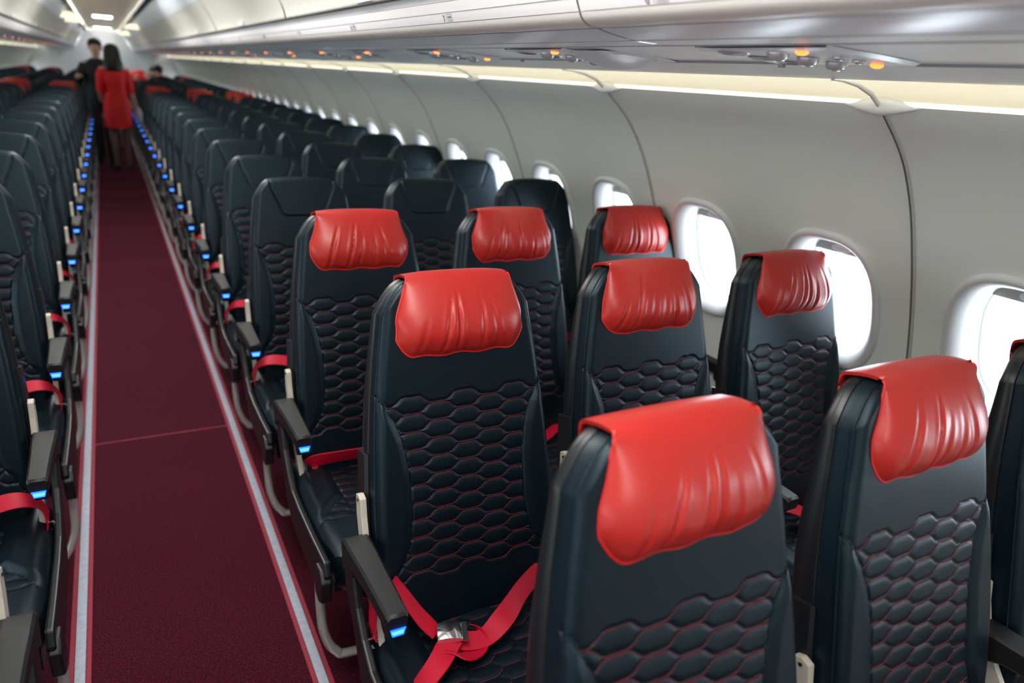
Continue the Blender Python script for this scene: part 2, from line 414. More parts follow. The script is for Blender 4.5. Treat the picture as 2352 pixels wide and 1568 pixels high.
ORD = ['first', 'second', 'third', 'fourth', 'fifth', 'sixth', 'seventh', 'eighth', 'ninth', 'tenth', 'eleventh', 'twelfth', 'thirteenth', 'fourteenth',
       'fifteenth', 'sixteenth', 'seventeenth', 'eighteenth', 'nineteenth', 'twentieth', 'twenty-first', 'twenty-second', 'twenty-third', 'twenty-fourth', 'twenty-fifth',
       'twenty-sixth', 'twenty-seventh', 'twenty-eighth', 'twenty-ninth', 'thirtieth']
for sx, side in ((1, 'right'), (-1, 'left')):
    ms = bin_meshes(sx); bodies = bin_body(sx); y = 1.080-2*BIN; n = 0
    while y < YB-0.3:
        vis = y + BIN > (0.8 if sx == 1 else 6.0)
        lab = ('pale overhead bin with rounded handrail, %s along the %s side from the camera' % (ORD[n], side)) if vis else 'pale overhead bin on the %s side beside or behind the camera' % side
        if vis: n += 1
        e = empty('overhead_bin', (0, y, 0), lab, 'overhead bin', 'overhead bins along the %s side' % side)
        e.location = (sx*0.6, y, 1.70)
        for nm, me in [('bin_body', bodies[0])] + ms + [('upper_panel', bodies[1])]:
            o = obj(nm, me, e); o.location = (-sx*0.6, 0, -1.70)
            if nm == 'bin_door':
                hb = 'door_latch'
                b = MB(); b.prism([(0.596, 1.792), (0.588, 1.792), (0.583, 1.812), (0.592, 1.812)], 1, BIN/2-0.07, BIN/2+0.07)
                key = 'latch%d' % sx
                if key not in bpy.data.meshes: lm = b.mesh(key, BINW, sx)
                obj('door_latch', bpy.data.meshes[key], o)
        y += BIN
# service panel strip between bins and ledge, plus the ledge itself
for sx in (1, -1):
    mb = MB(); extr(mb, PSUP, YA, YB, 30); trim(mb.mesh('service_panel_strip', UNDER, sx))
    mb = MB(); extr(mb, LEDGE, YA, YB, 30); trim(mb.mesh('cove_ledge', UNDER, sx))
    mb = MB(); extr(mb, [(1.1155, 1.6815), (1.1135, 1.688), (1.1115, 1.6855)], YA, YB, 2); trim(mb.mesh('ledge_groove', SEAM2, sx))
    mb = MB(); mb.box((0.8325, YA, 1.6905), (0.8345, YB, 1.695)); trim(mb.mesh('panel_groove', SEAM2, sx))
    mb = MB(); mb.box((0.745, YA, 1.6912), (0.7465, YB, 1.694)); trim(mb.mesh('panel_groove', SEAM2, sx))
    for y in SEAMY:
        mb = MB(); mb.box((0.835, y-0.052, 1.6885), (1.112, y-0.050, 1.6925)); 
        key = 'svc_seam%d' % sx
        if key not in bpy.data.meshes:
            mb = MB(); mb.grid([[(x, yy_, z) for x, z in ((1.112, 1.6852), (1.0, 1.689), (0.9, 1.6915), (0.835, 1.6925))] for yy_ in (-0.0007, 0.0007)])
            mb.box((1.112, -0.006, 1.676), (1.12, 0.006, 1.684)); mb.mesh(key, SEAM2, sx)
        trim(bpy.data.meshes[key], (0, y, 0))
# passenger service units
def psu_meshes(sx):
    b = MB(); r = []
    prof = [(0.865, 1.690), (0.875, 1.686), (0.97, 1.684), (1.085, 1.680), (1.098, 1.685)]
    rows = []
    for y, d in ((-0.085, 0.006), (-0.078, 0), (0.20, 0), (0.21, 0.006)): rows.append([(x, y, z+d) for x, z in prof])
    b.grid(rows)
    rd = MB(); rn = MB(); sh = MB()
    for i in range(3):
        x = 0.905+i*0.073; y = 0.145-i*0.006; z = 1.6865-(x-0.87)*0.027
        rd_ = []
    def dome(c, R_, h, m, q=(1, 0.95, 0.7, 0.35, 0.01), hh=(0, .45, .8, .97, 1), ry=None):
        g_ = MB(); g_.grid(np.array([[(c[0]+R_*a*math.cos(2*pi*k/18), c[1]+(ry or R_)*a*math.sin(2*pi*k/18), c[2]-h*e) for k in range(18)] for a, e in zip(q, hh)]).transpose(1, 0, 2), closed_u=True)
        return g_
    parts = [('psu_housing', b.mesh('psu_housing', UNDER, sx), None)]
    for i in range(3):
        x = 0.905+i*0.073; z = 1.6865-(x-0.87)*0.03
        parts.append(('reading_light', dome((x, 0.145, z), 0.029, 0.003, None).mesh('reading_light', SILVER, sx), None))
        parts.append(('lamp_well', dome((x, 0.145, z-0.0012), 0.023, 0.003, None).mesh('lamp_well', DARKM, sx), 'sub'))
    for i in range(3):
        x = 0.905+i*0.073; z = 1.6865-(x-0.87)*0.03
        parts.append(('air_nozzle', dome((x, 0.045, z), 0.019, 0.014, None).mesh('air_nozzle', SILVER, sx), None))
    for x in (0.885, 1.070):
        z = 1.6865-(x-0.87)*0.03
        parts.append(('call_lamp', dome((x, -0.02, z), 0.0105, 0.006, None).mesh('call_lamp', ORANGE, sx), None))
    for i in range(2):
        x = 0.96+i*0.05; z = 1.6865-(x-0.87)*0.03
        parts.append(('button', dome((x, -0.03, z), 0.011, 0.006, None).mesh('button', SILVER, sx), None))
    return parts
def scoop_mesh(sx):
    b = MB(); rows = []
    for i in range(13):
        u = i/12; x = 0.885+0.235*u; dep = 0.027*math.sin(pi*min(1, u*1.0))**0.7
        rows.append([(x, yy_, 1.689-(x-0.87)*0.028-dep*zz) for yy_, zz in ((-0.10, -0.22), (-0.095, 0.0), (-0.07, 0.12), (-0.04, 0.35), (-0.01, 0.7), (0.0, 1.0), (0.004, 1.0), (0.006, 0.4), (0.008, 0))])
    b.grid(rows); return b.mesh('air_scoop', UNDER, sx)
for sx, side in ((1, 'right'), (-1, 'left')):
    pm = psu_meshes(sx); sm = scoop_mesh(sx)
    for k in range(-3 if sx == 1 else 4, 24):
        y = 0.855+k*PITCH
        if y > YB-0.5: break
        lab = 'service panel with chrome nozzles and amber lamps above the %s row of %s seats' % (ORD[k+3], side) if k >= 0 else 'service panel with chrome nozzles on the %s side behind the camera' % side
        lab = 'grey service panel with amber call lamps, %s overhead on the %s counting from the camera' % (ORD[max(0, k)], side) if k >= 0 else lab
        e = empty('passenger_service_unit', (sx*0.98, y, 1.69), lab, 'service panel', 'passenger service units on the %s side' % side)
        last = None
        for nm, me, sub in pm:
            if k > 12 and nm in ('button', 'lamp_well'): continue
            o = obj(nm, me, last if sub else e)
            if not sub: o.location = (-sx*0.98, 0, -1.69); last = o
        if k % 2 == 1 and k > 0:
            o = obj('air_scoop', sm, None, (0, y-0.10+0.0, 0))
            tag(o, 'pale curved air scoop hanging below the service panels, %s on the %s' % (ORD[max(0, k//2)], side), 'air scoop', 'air scoops on the %s side' % side)
# row numbers on the label rail
def digits(sx, k, y):
    num = str(6+k)
    x0, z0 = 0.6215, 1.7285
    e = empty('row_number_sign', (sx*0.62, y, 1.735), 'printed row number %s with seat pictogram on the %s bin rail' % (num, 'right' if sx == 1 else 'left'), 'sign', 'row number signs')
    c = bpy.data.curves.new('digit', 'FONT'); c.body = num; c.size = 0.021; c.extrude = 0.0002; c.align_x = 'CENTER'
    tt_ = bpy.data.objects.new('tmp_text', c); COL.objects.link(tt_); bpy.context.view_layer.update()
    me_ = bpy.data.meshes.new_from_object(tt_.evaluated_get(bpy.context.evaluated_depsgraph_get())); bpy.data.objects.remove(tt_); me_.materials.clear(); me_.materials.append(INK)
    t = obj('row_number', me_, e)
    # text x axis along -y (right side) so it reads from the aisle; up axis follows the rail
    X = Vector((0, -sx, 0)); up = Vector((-sx*0.0085, 0, 0.018)).normalized(); N = X.cross(up)
    Mx = Matrix((X, up, N)).transposed().to_4x4(); Mx.translation = Vector((0.0005*sx-sx*0.0006+sx*(0.6262-0.62), 0, -0.0065)) + N*0.0012
    t.matrix_local = Mx
    b = MB()
    def P(a, bz): 
        return Vector((0, 0, 0)) + X*a + up*bz
    def bar(a0, a1, b0, b1):
        q = [P(a0, b0), P(a1, b0), P(a1, b1), P(a0, b1)]; o = N*0.0012
        b.add([v+o for v in q], [(0, 1, 2, 3)])
    s0 = 0.020
    bar(s0-0.006, s0-0.005, 0, 0.016)
    bar(s0, s0+0.026, 0, 0.0009); bar(s0, s0+0.026, 0.0151, 0.016); bar(s0, s0+0.0009, 0, 0.016); bar(s0+0.0251, s0+0.026, 0, 0.016)
    for i in range(3): bar(s0+0.004+i*0.007, s0+0.008+i*0.007, 0.007, 0.012)
    bar(s0+0.004, s0+0.022, 0.003, 0.004)
    me = b.mesh('seat_pictogram', INK, smooth=False); o = obj('seat_pictogram', me, e)
    o.location = (sx*(0.6262-0.62), 0, -0.0065)
for k in range(0, 9): digits(1, k, 0.90+k*PITCH)

# ceiling lights: unseen fill lights added over the near aisle, two bright lamps far off, and cream cove ends given a glow
def lamp_thing(name, y, w, l, label, two=False):
    e = empty(name, (0, y, 2.192), label, 'ceiling lamp')
    b = MB(); b.box((-w/2-0.02, -l/2-0.02, -0.012), (w/2+0.02, l/2+0.02, 0)); bevel(obj('housing', b.mesh('housing', FRAMEM), e))
    xs = ((-w/2, -0.012), (0.012, w/2)) if two else ((-w/2, w/2),)
    for a, c in xs:
        b = MB(); b.box((a, -l/2, -0.02), (c, l/2, -0.010)); bevel(obj('lamp_cover', b.mesh('lamp_cover', LAMPW), e), 0.006)
lamp_thing('ceiling_lamp', 15.0, 0.28, 0.55, 'bright white twin ceiling lamp above the two standing crew', True)
lamp_thing('ceiling_lamp', 21.8, 0.36, 0.55, 'smaller looking white twin ceiling lamp at the rear of the cabin', True)
for y in (-1.6, 0.6, 2.8, 5.0, 7.2):  # out-of-view fill added to brighten the near cabin
    ld = bpy.data.lights.new('aisle_fill_light', 'AREA'); ld.shape = 'RECTANGLE'; ld.size = 0.5; ld.size_y = 1.6; ld.energy = AISLE_FILL_WATTS; ld.color = (1.0, 0.98, 0.95)
    lo = bpy.data.objects.new('aisle_fill_light', ld); COL.objects.link(lo); lo.location = (0, y, 2.175)
for y in (9.6, 11.8, 14.0, 16.2, 18.4):
    ld = bpy.data.lights.new('ceiling_wash', 'AREA'); ld.shape = 'RECTANGLE'; ld.size = 0.9; ld.size_y = 2.0; ld.energy = 5.0; ld.color = (1.0, 0.93, 0.78)
    lo = bpy.data.objects.new('ceiling_wash', ld); COL.objects.link(lo); lo.location = (0, y, 1.98); lo.rotation_euler = (pi, 0, 0); lo.visible_camera = True
    bpy.data.objects.remove(lo)
def pod(sx, y, lab):
    b = MB(); rows = []
    for i in range(9):
        a = pi*i/8
        rows.append([(0.40*sx-0.13*math.cos(a)*q, yy_, 1.985+0.075*math.sin(a)*q) for yy_, q in ((-0.02, 0.92), (0, 1), (0.16, 1), (0.18, 0.9))])
    b.grid(rows); b.add([rows[i][0] for i in range(9)], [tuple(range(9))])
    e = empty('glowing_cove_end', (0.40*sx, y, 1.985), lab, 'light cove')
    o = obj('cove_end_cover', b.mesh('cove_end_cover', mat('cove_end_glow', (0.9, 0.85, 0.65), 0.5, emit=(1.0, 0.9, 0.62), es=0.75)), e); o.location = (-0.40*sx, 0, -1.985)  # glow put into the cove ends, no lamp inside
pod(-1, 11.3, 'cream cove end with added glow on the left bins, nearer of two'); pod(-1, 12.7, 'cream cove end with added glow on the left bins, farther of two')
pod(1, 13.4, 'cream cove end with added glow on the right bins, nearer of two'); pod(1, 18.0, 'cream cove end with added glow on the right bins, farther of two')

# ------------------------------------------------------------------ seats
TH = math.radians(13.05); L = 0.775
tv = np.array([0, math.sin(TH), math.cos(TH)]); nv = np.array([0, -math.cos(TH), math.sin(TH)])
BO = np.array([0, -0.161, 0.45])
def B(x, s, n):
    if n < 0: t_ = min(1, max(0, (s-0.45)/0.32)); n = n*(1-0.42*t_*t_*(3-2*t_))
    return np.array([x, 0, 0])+BO+tv*s+nv*n
SW = np.array([(0, .200), (.10, .212), (.18, .216), (.30, .214), (.42, .207), (.52, .198), (.60, .188), (.68, .176), (.74, .168), (.80, .160)])
def hw(s): return np.interp(s, SW[:, 0], SW[:, 1])
BS = np.array([(.09, .200), (.13, .185), (.155, .163), (.20, .146), (.26, .1375), (.36, .1375), (.43, .148), (.475, .163), (.51, .183), (.535, .200)])
def bolx(s): return np.interp(s, BS[:, 0], BS[:, 1], left=.30, right=.30)
HQ = 0.0196; CQ = 0.062; AQ = 0.0079; QTOP = 0.515; NQ = 20
def wave(ph):      # flat-topped smooth wave, -1..1, period 2
    ph = np.mod(ph, 2.0); a = np.where(ph < 1, ph, 2-ph)   # 0..1..0
    return np.cos(pi*ss(a, 0.17, 0.83)*1.0)
def qcurve(k, x): return QTOP - k*HQ + AQ*wave(x/CQ + k)
def back_height(x, s):
    w = hw(s); S = L-0.016*(x/w)**2-0.058*np.clip((np.abs(x/w)-.66)/.34, 0, 1)**2.2
    e = np.minimum(w-np.abs(x), (S-s)); e = np.clip(e, 0, 1)
    edge = 1-np.clip(e/0.020, 0, 1); h = 0.020+0.015*np.sqrt(np.maximum(0, 1-edge**2.2))
    h = h+0.006*np.sin(pi*np.clip(s/0.5, 0, 1))
    bx = bolx(s); ax = np.abs(x)
    bol = ss(ax, bx, bx+0.022)*0.007
    bol = bol*ss(s, .06, .14)*(1-ss(s, .50, .54))
    bol = bol*np.sqrt(np.maximum(0, 1-edge**2))
    groove = -0.004*np.exp(-((ax-bx)/0.0020)**2)*(ax < 0.205)
    inq = (ax < bx-0.002) & (s > 0.10) & (s < 0.545)
    d = np.full(np.shape(x), 1.0); zs = []
    for k in range(NQ+1):
        dd = s-qcurve(k, x); d = np.minimum(d, np.abs(dd)); zs.append(dd)
    inside = (s < qcurve(0, x)+0.004) & (s > qcurve(NQ, x)-0.004)
    quilt = np.where(inq & inside, -0.0036*np.exp(-(d/0.0046)**1.2)+0.0006, 0)
    # embossed headrest outline
    q = (L-s); uw = 0.120-0.038*ss(q, 0.02, 0.145); lim = 0.148
    cx = np.abs(x)-uw
    dside = np.abs(cx)+np.where(q > lim-0.02, 1, 0)*0
    rr = 0.03
    qx = np.maximum(np.abs(x)-(0.086-rr+0.0), 0); qq = np.maximum(q-(lim-rr), 0)
    dcor = np.abs(np.hypot(qx, qq)-rr)
    dtrap = np.where(q < lim-rr, np.abs(cx*0.97), dcor)
    head = -0.0045*np.exp(-(dtrap/0.0028)**2)*(q > 0.012)
    dish = -0.003*((q < lim) & (np.abs(x) < uw))
    return h+bol+groove+quilt+head+dish*0
def sample_grid(nu, ns):
    u = np.linspace(-1, 1, nu); u = np.sign(u)*(1-(1-np.abs(u))**1.0); v = np.linspace(0, 1, ns)
    UU, VV = np.meshgrid(u, v, indexing='ij')
    Su = L-0.016*UU**2-0.058*np.clip((np.abs(UU)-.66)/.34, 0, 1)**2.2
    s = VV*Su; x = UU*hw(s); return x, s
def backrest(nu, ns, sx):
    x, s = sample_grid(nu, ns); h = back_height(x, s)
    P = np.zeros(x.shape+(3,)); P[..., 0] = x
    P += BO+tv*s[..., None]+nv*h[..., None]
    mb = MB(); mb.grid(P, flip=True)
    # skirt back to the shell
    ed = [P[0, j] for j in range(ns)]+[P[i, -1] for i in range(1, nu)]+[P[-1, j] for j in range(ns-2, -1, -1)]
    ed = np.array(ed); sk = np.stack([ed, ed-nv*0.02], axis=1); mb.grid(sk)
    mb.tube([p-nv*0.0015 for p in ed[::2]], 0.0026, 6)
    return mb.mesh('backrest_cover', LEATHER, sx, weld=True)
def outline_back(off, n=60):
    pts = []
    for s in np.linspace(-0.02, L-0.078, 26): pts.append((-hw(s), s))
    for u in np.linspace(-1, 1, 41):
        S = L-0.016*u*u-0.058*max(0, (abs(u)-.66)/.34)**2.2; pts.append((u*hw(S), S))
    for s in np.linspace(L-0.078, -0.02, 26): pts.append((hw(s), s))
    pts = np.array(pts); d = np.gradient(pts, axis=0); nn = np.stack([-d[:, 1], d[:, 0]], 1); nn /= np.linalg.norm(nn, axis=1)[:, None]+1e-9
    return pts+nn*off
def shell(sx, layers, name, m):
    mb = MB(); rings = []
    for n, off in layers:
        o = outline_back(off); rings.append([B(p[0], p[1], n) for p in o])
    G = np.array(rings).transpose(1, 0, 2); mb.grid(G)
    last = rings[-1]; mb.add(last, [tuple(range(len(last)))])
    mb.add([rings[0][0], rings[0][-1]]+[rings[-1][-1], rings[-1][0]], [(0, 1, 2, 3)])
    return mb.mesh(name, m, sx)
def stitches(sx, dash=0.0030, gap=0.0016):
    mb = MB()
    def run(fn, lo, hi):
        x = lo
        while x < hi:
            x2 = x+dash; a, b = fn(x), fn(min(x2, hi)); 
            if a is not None and b is not None:
                t = b-a; l = np.linalg.norm(t); t = t/max(l, 1e-9); w = np.cross(t, nv)*0.00045; hh = nv*0.0007
                mb.add([a-w, a+w, b+w, b-w, a-w+hh*0.2, a+hh, b+hh], [(0, 1, 5), (3, 6, 2), (1, 2, 6, 5), (0, 5, 6, 3)])
            x = x2+gap
    for k in range(NQ+1):
        for sgn in ((1,) if k == 0 else (-1,) if k == NQ else (1, )):
            def fn(x, k=k):
                s = float(qcurve(k, np.array(x)))-0.0018
                if abs(x) > float(bolx(s))-0.003: return None
                return B(x, s, float(back_height(np.array(x), np.array(s)))+0.0002)
            run(fn, -0.20, 0.20)
    return mb.mesh('quilt_stitching', THREAD, sx, smooth=False)
# seat cushion
CY0, CY1, CZ = -0.655, -0.150, 0.470
def cush_h(x, y):
    q = (y-CY0)/(CY1-CY0); ax = np.abs(x)
    e = np.minimum(0.252-ax, (y-CY0)); edge = 1-np.clip(e/0.045, 0, 1)
    h = CZ-0.034*(1-np.sqrt(np.maximum(0, 1-edge**2)))-0.014*(1-ss(q, 0, 0.35))*0-0.012*ss(q, 0.3, 1.0)*(ax < 0.15)
    bx = 0.148+np.clip(-(y+0.37), 0, 1)**1.0*0.9
    h = h+0.014*ss(ax, bx, bx+0.03)*ss(y, -0.50, -0.42)
    h = h-0.004*np.exp(-((ax-bx)/0.0025)**2)*(y > -0.475)
    d = np.full(np.shape(x), 1.0)
    for k in range(0, 15):
        d = np.minimum(d, np.abs(y-(-0.19-k*HQ+AQ*wave(x/CQ+k))))
    h = h-0.0030*np.exp(-(d/0.0045)**1.2)*((ax < bx-0.002) & (y > -0.475))
    return h
def cushion(nu, ns, sx):
    u = np.linspace(-1, 1, nu); v = np.linspace(0, 1, ns); UU, VV = np.meshgrid(u, v, indexing='ij')
    yf = CY0+0.035*np.clip((np.abs(UU)-.72)/.28, 0, 1)**2.2
    y = yf+VV*(CY1-yf); x = UU*(0.252-0.012*(1-ss(VV, 0, .3)))
    P = np.stack([x, y, cush_h(x, y)], -1); mb = MB(); mb.grid(P)
    ed = [P[0, j] for j in range(ns-1, -1, -1)]+[P[i, 0] for i in range(1, nu)]+[P[-1, j] for j in range(1, ns)]; ed = np.array(ed)
    cen = np.array([0, -0.38, 0]); rows = []
    for dz, k in ((0, 1.0), (0.02, 1.012), (0.05, 1.012), (0.085, 0.995), (0.105, 0.96)):
        r = ed.copy(); r[:, :2] = cen[:2]+(ed[:, :2]-cen[:2])*k; r[:, 2] -= dz; rows.append(r)
    mb.grid(np.array(rows).transpose(1, 0, 2)); mb.add(rows[-1], [tuple(range(len(ed)))])
    return mb.mesh('seat_cushion', LEATHER, sx, weld=True)
def cstitch(sx):
    mb = MB()
    for k in range(0, 15):
        x = -0.2
        while x < 0.2:
            a = []
            for xx in (x, x+0.003):
                y = float(-0.19-k*HQ+AQ*wave(np.array(xx/CQ+k)))
                bx = 0.148+max(-(y+0.37), 0)*0.9
                if abs(xx) < bx-0.003 and y > -0.475: a.append(np.array([xx, y, float(cush_h(np.array(xx), np.array(y)))+0.0006]))
            if len(a) == 2:
                t = a[1]-a[0]; w = np.array([-t[1], t[0], 0]); w = w/np.linalg.norm(w)*0.0006
                mb.add([a[0]-w, a[0]+w, a[1]+w, a[1]-w], [(0, 1, 2, 3)])
            x += 0.0047
    return mb.mesh('cushion_stitching', THREAD, sx, smooth=False)

def pillow(var, nu, ns, sx):
    rnd = random.Random(100+var)
    u = np.linspace(-1, 1, nu); q = np.linspace(0, 1, ns)
    UU, Q = np.meshgrid(u, q, indexing='ij')
    # Q: 0..0.16 back flap, 0.16..0.34 over the top, 0.34..1 front
    g = np.clip((Q-0.34)/0.66, 0, 1)
    cr_ = []
    c = -0.74+rnd.uniform(-.05, .05)
    while c < 0.9:
        cr_.append((c, rnd.uniform(0.5, 1.0), rnd.uniform(0.028, 0.060), rnd.uniform(0.15, 0.5), rnd.uniform(-.12, .12))); c += rnd.uniform(0.20, 0.44)
    wr = np.zeros_like(UU)
    for c, a, sg, g0, lean in cr_:
        uc = c+(1-g)*(0.35*(0.15-c)+lean)
        amp = a*ss(g, g0, g0+0.45)*(1-0.45*ss(g, 0.93, 1.0))
        dx = UU-uc
        wr += amp*(-1.0*np.exp(-(dx/sg)**2)+0.55*np.exp(-((dx-0.055)/0.04)**2)+0.4*np.exp(-((dx+0.06)/0.04)**2))
    wr += 0.25*np.sin(UU*5+var)*g
    hwid = 0.121+0.028*ss(g, 0.02, 0.70)-0.0015*np.sin(g*9+var)
    low = 0.040*np.clip((np.abs(UU)-.70)/.30, 0, 1)**2.3+0.0022*np.sin(UU*11+var*2)
    cp_ = np.array(catmull([(L-.050, -.050, 0), (L-.022, -.050, 0), (L+.002, -.044, 0), (L+.0095, -.022, 0), (L+.0115, .002, 0), (L+.006, .026, 0), (L-.012, .045, 0), (L-.045, .061, 0), (L-.085, .072, 0), (L-.125, .071, 0), (L-.152, .056, 0), (L-.168, .036, 0)], 10))
    al = np.r_[0, np.cumsum(np.linalg.norm(np.diff(cp_, axis=0), axis=1))]; al /= al[-1]
    sc_ = np.interp(Q, al, cp_[:, 0]); nc_ = np.interp(Q, al, cp_[:, 1])
    edge = np.sqrt(np.maximum(0, 1-np.abs(UU)**3.4))
    ge = np.sqrt(np.maximum(0, 1-np.clip((g-0.75)/0.25, 0, 1)**2.6))
    front = ss(g, 0.0, 0.22)
    base = np.where(g > 0, 0.030+0.004*g, nc_)
    n = np.where(g > 0, nc_*(1-front)+front*(0.034+(nc_-0.034)*edge)+0.0052*wr*edge*ge, nc_)
    s = sc_+low*ss(g, 0.35, 1.0)-0.006*np.abs(UU)**3*np.where(g > 0, 1-g, 1)*ss(Q, 0.1, 0.3)
    x = UU*hwid
    P = np.zeros(x.shape+(3,)); P[..., 0] = x; P += BO+tv*s[..., None]+nv*n[..., None]
    mb = MB(); mb.grid(P)
    j0 = int(np.argmax(q >= 0.34))
    ed = [P[0, j] for j in range(0, ns)]+[P[i, -1] for i in range(1, nu)]+[P[-1, j] for j in range(ns-2, -1, -1)]; ed = np.array(ed)
    inn = ed.copy(); cx = ed[:, 0]*0.965
    off = []
    for p in ed:
        rel = p-BO; n_ = rel@nv; s_ = rel@tv
        if n_ > 0.02: off.append(BO+tv*(s_+0.003)+nv*max(0.03, n_-0.016)+np.array([p[0]*0.97, 0, 0]))
        else: off.append(p*np.array([0.985, 1, 1])-tv*0.006*(s_ > L-0.02)+nv*0.004*(n_ < -0.05))
    mb.grid(np.stack([ed, np.array(off)], 1))
    me = mb.mesh('headrest_cover', RED, sx, weld=True)
    pb = MB(); front = [p for p in ed if (p-BO)@nv > 0.03]
    pb.tube(front[::2], 0.0021, 6)
    return me, pb.mesh('cover_piping', REDP, sx)

# armrest
def armrest(sx, led):
    x0 = -0.255; mb = MB(); rows = []
    sec = [(-0.378, 0.0195, 0.676, 0.648), (-0.372, 0.0215, 0.681, 0.642), (-0.33, 0.0225, 0.682, 0.638), (-0.24, 0.0245, 0.681, 0.636), (-0.17, 0.0275, 0.680, 0.628), (-0.12, 0.029, 0.679, 0.606), (-0.104, 0.029, 0.672, 0.590)]
    for y, w, zt, zb in sec:
        c = 0.005; rows.append([(x0-w+c, y, zt), (x0+w-c, y, zt), (x0+w, y, zt-c), (x0+w*0.9, y, zb+c), (x0+w*0.9-c, y, zb), (x0-w*0.9+c, y, zb), (x0-w*0.9, y, zb+c), (x0-w, y, zt-c)])
    R_ = np.array(rows).transpose(1, 0, 2); mb.grid(R_, closed_u=True); mb.add(rows[0], [tuple(range(8))]); mb.add(rows[-1], [tuple(range(7, -1, -1))])
    # rounded boss under the middle
    mb.tube([(x0-0.012, -0.335, 0.628), (x0+0.012, -0.335, 0.628)], 0.021, 14)
    return mb.mesh('armrest', PLASTIC, sx)
def led_mesh(sx):
    x0 = -0.255; y = -0.3795; z = 0.6435; a = MB()
    P = [(-0.0145, 0.006), (0.0145, 0.006), (0.0105, -0.0065), (-0.0105, -0.0065)]
    pts = [(x0+p[0], y, z+p[1]) for p in P]; pts = pts+[pts[0], pts[1]]
    a.tube(pts, 0.0019, 6)
    b = MB(); b.box((x0-0.012, y, z-0.005), (x0+0.012, y+0.004, z+0.005))
    return a.mesh('light_ring', BLUE, sx), b.mesh('led', BLUE2, sx)
def link_mesh(sx, x0=-0.231):
    c = [(-0.075, 0.755), (-0.06, 0.748), (-0.065, 0.70), (-0.085, 0.64), (-0.12, 0.57), (-0.175, 0.50), (-0.215, 0.455), (-0.24, 0.46), (-0.20, 0.52), (-0.15, 0.59), (-0.118, 0.655), (-0.10, 0.71), (-0.092, 0.75)]
    mb = MB(); mb.prism(c, 0, x0-0.008, x0+0.006); me = mb.mesh('armrest_bracket', BEIGE, sx, smooth=False)
    b = MB(); b.tube([(x0-0.010, -0.077, 0.742), (x0-0.004, -0.077, 0.742)], 0.0035, 8); return me, b.mesh('pivot_bolt', SHELL, sx)
def shroud(sx):
    P = [(-0.100, 0.640), (-0.085, 0.590), (-0.10, 0.54), (-0.15, 0.48), (-0.20, 0.395), (-0.26, 0.350), (-0.34, 0.335), (-0.45, 0.330), (-0.545, 0.325), (-0.60, 0.335), (-0.640, 0.375), (-0.650, 0.430),
         (-0.635, 0.462), (-0.50, 0.452), (-0.36, 0.448), (-0.27, 0.455), (-0.215, 0.49), (-0.175, 0.54), (-0.150, 0.600), (-0.145, 0.640)]
    mb = MB(); mb.prism(P, 0, -0.274, -0.255); a = mb.mesh('side_shroud', SHELL, sx, smooth=False)
    mb = MB(); Q = [(-0.645, 0.345), (-0.655, 0.41), (-0.63, 0.435), (-0.585, 0.43), (-0.565, 0.395), (-0.575, 0.335), (-0.61, 0.325)]
    mb.prism(Q, 0, -0.282, -0.255); b = mb.mesh('shroud_end_cap', SHELL, sx, smooth=False)
    return a, b
def bar_mesh(sx, full):
    if full: pts = catmull([(-0.262, -0.54, 0.36), (-0.262, -0.548, 0.25), (-0.255, -0.555, 0.17), (-0.225, -0.56, 0.105), (-0.16, -0.562, 0.085), (0.238, -0.562, 0.085)], 6)
    else: pts = [(-0.284, -0.562, 0.085), (0.238, -0.562, 0.085)]
    mb = MB(); mb.tube(pts, 0.0125, 12); return mb.mesh('luggage_bar', ALU, sx)
def leg_mesh(sx, y, x=0.0):
    mb = MB(); mb.tube([(x, y, 0.38), (x, y+0.02, 0.20), (x, y+0.03, 0.0)], [0.018, 0.016, 0.02], 10); return mb.mesh('leg', ALU, sx)
def pan_mesh(sx):
    mb = MB(); mb.box((-0.24, -0.61, 0.345), (0.24, -0.12, 0.375)); mb.tube([(-0.262, -0.45, 0.36), (0.238, -0.45, 0.36)], 0.02, 10); mb.tube([(-0.262, -0.18, 0.36), (0.238, -0.18, 0.36)], 0.02, 10)
    return mb.mesh('seat_frame', SHELL, sx)
def side_plate(sx, q):
    mb = MB(); a = []
    for s in np.linspace(0.02, 0.40, 9):
        x = q*(hw(s)+0.003); x2 = q*(hw(s)+0.011)
        n0, n1 = -0.070, -0.012
        a.append([B(x, s, n0), B(x2, s, n0+0.004), B(x2, s, n1-0.004), B(x, s, n1)])
    mb.grid(a); mb.add(a[0], [(0, 1, 2, 3)]); mb.add(a[-1], [(3, 2, 1, 0)]); return mb.mesh('side_cover', SHELL, sx)
def ribbon(mb, ctrl, w=0.047, th=0.0016, n=8):
    C = catmull([c[:3] for c in ctrl], n); D = catmull([c[3:6] for c in ctrl], n); g = []
    for i, (c, d) in enumerate(zip(C, D)):
        t = C[min(i+1, len(C)-1)]-C[max(i-1, 0)]; d = d-t*(d@t)/(t@t+1e-12); d = d/np.linalg.norm(d); nn = np.cross(t, d); nn /= np.linalg.norm(nn)+1e-9
        g.append([c-d*w/2+nn*th, c-d*w/6+nn*(th+0.0006), c+d*w/6+nn*(th+0.0006), c+d*w/2+nn*th, c+d*w/2-nn*th, c-d*w/2-nn*th])
    mb.grid(np.array(g).transpose(1, 0, 2), closed_u=True); mb.add(g[0], [tuple(range(6))]); mb.add(g[-1], [tuple(range(6))])
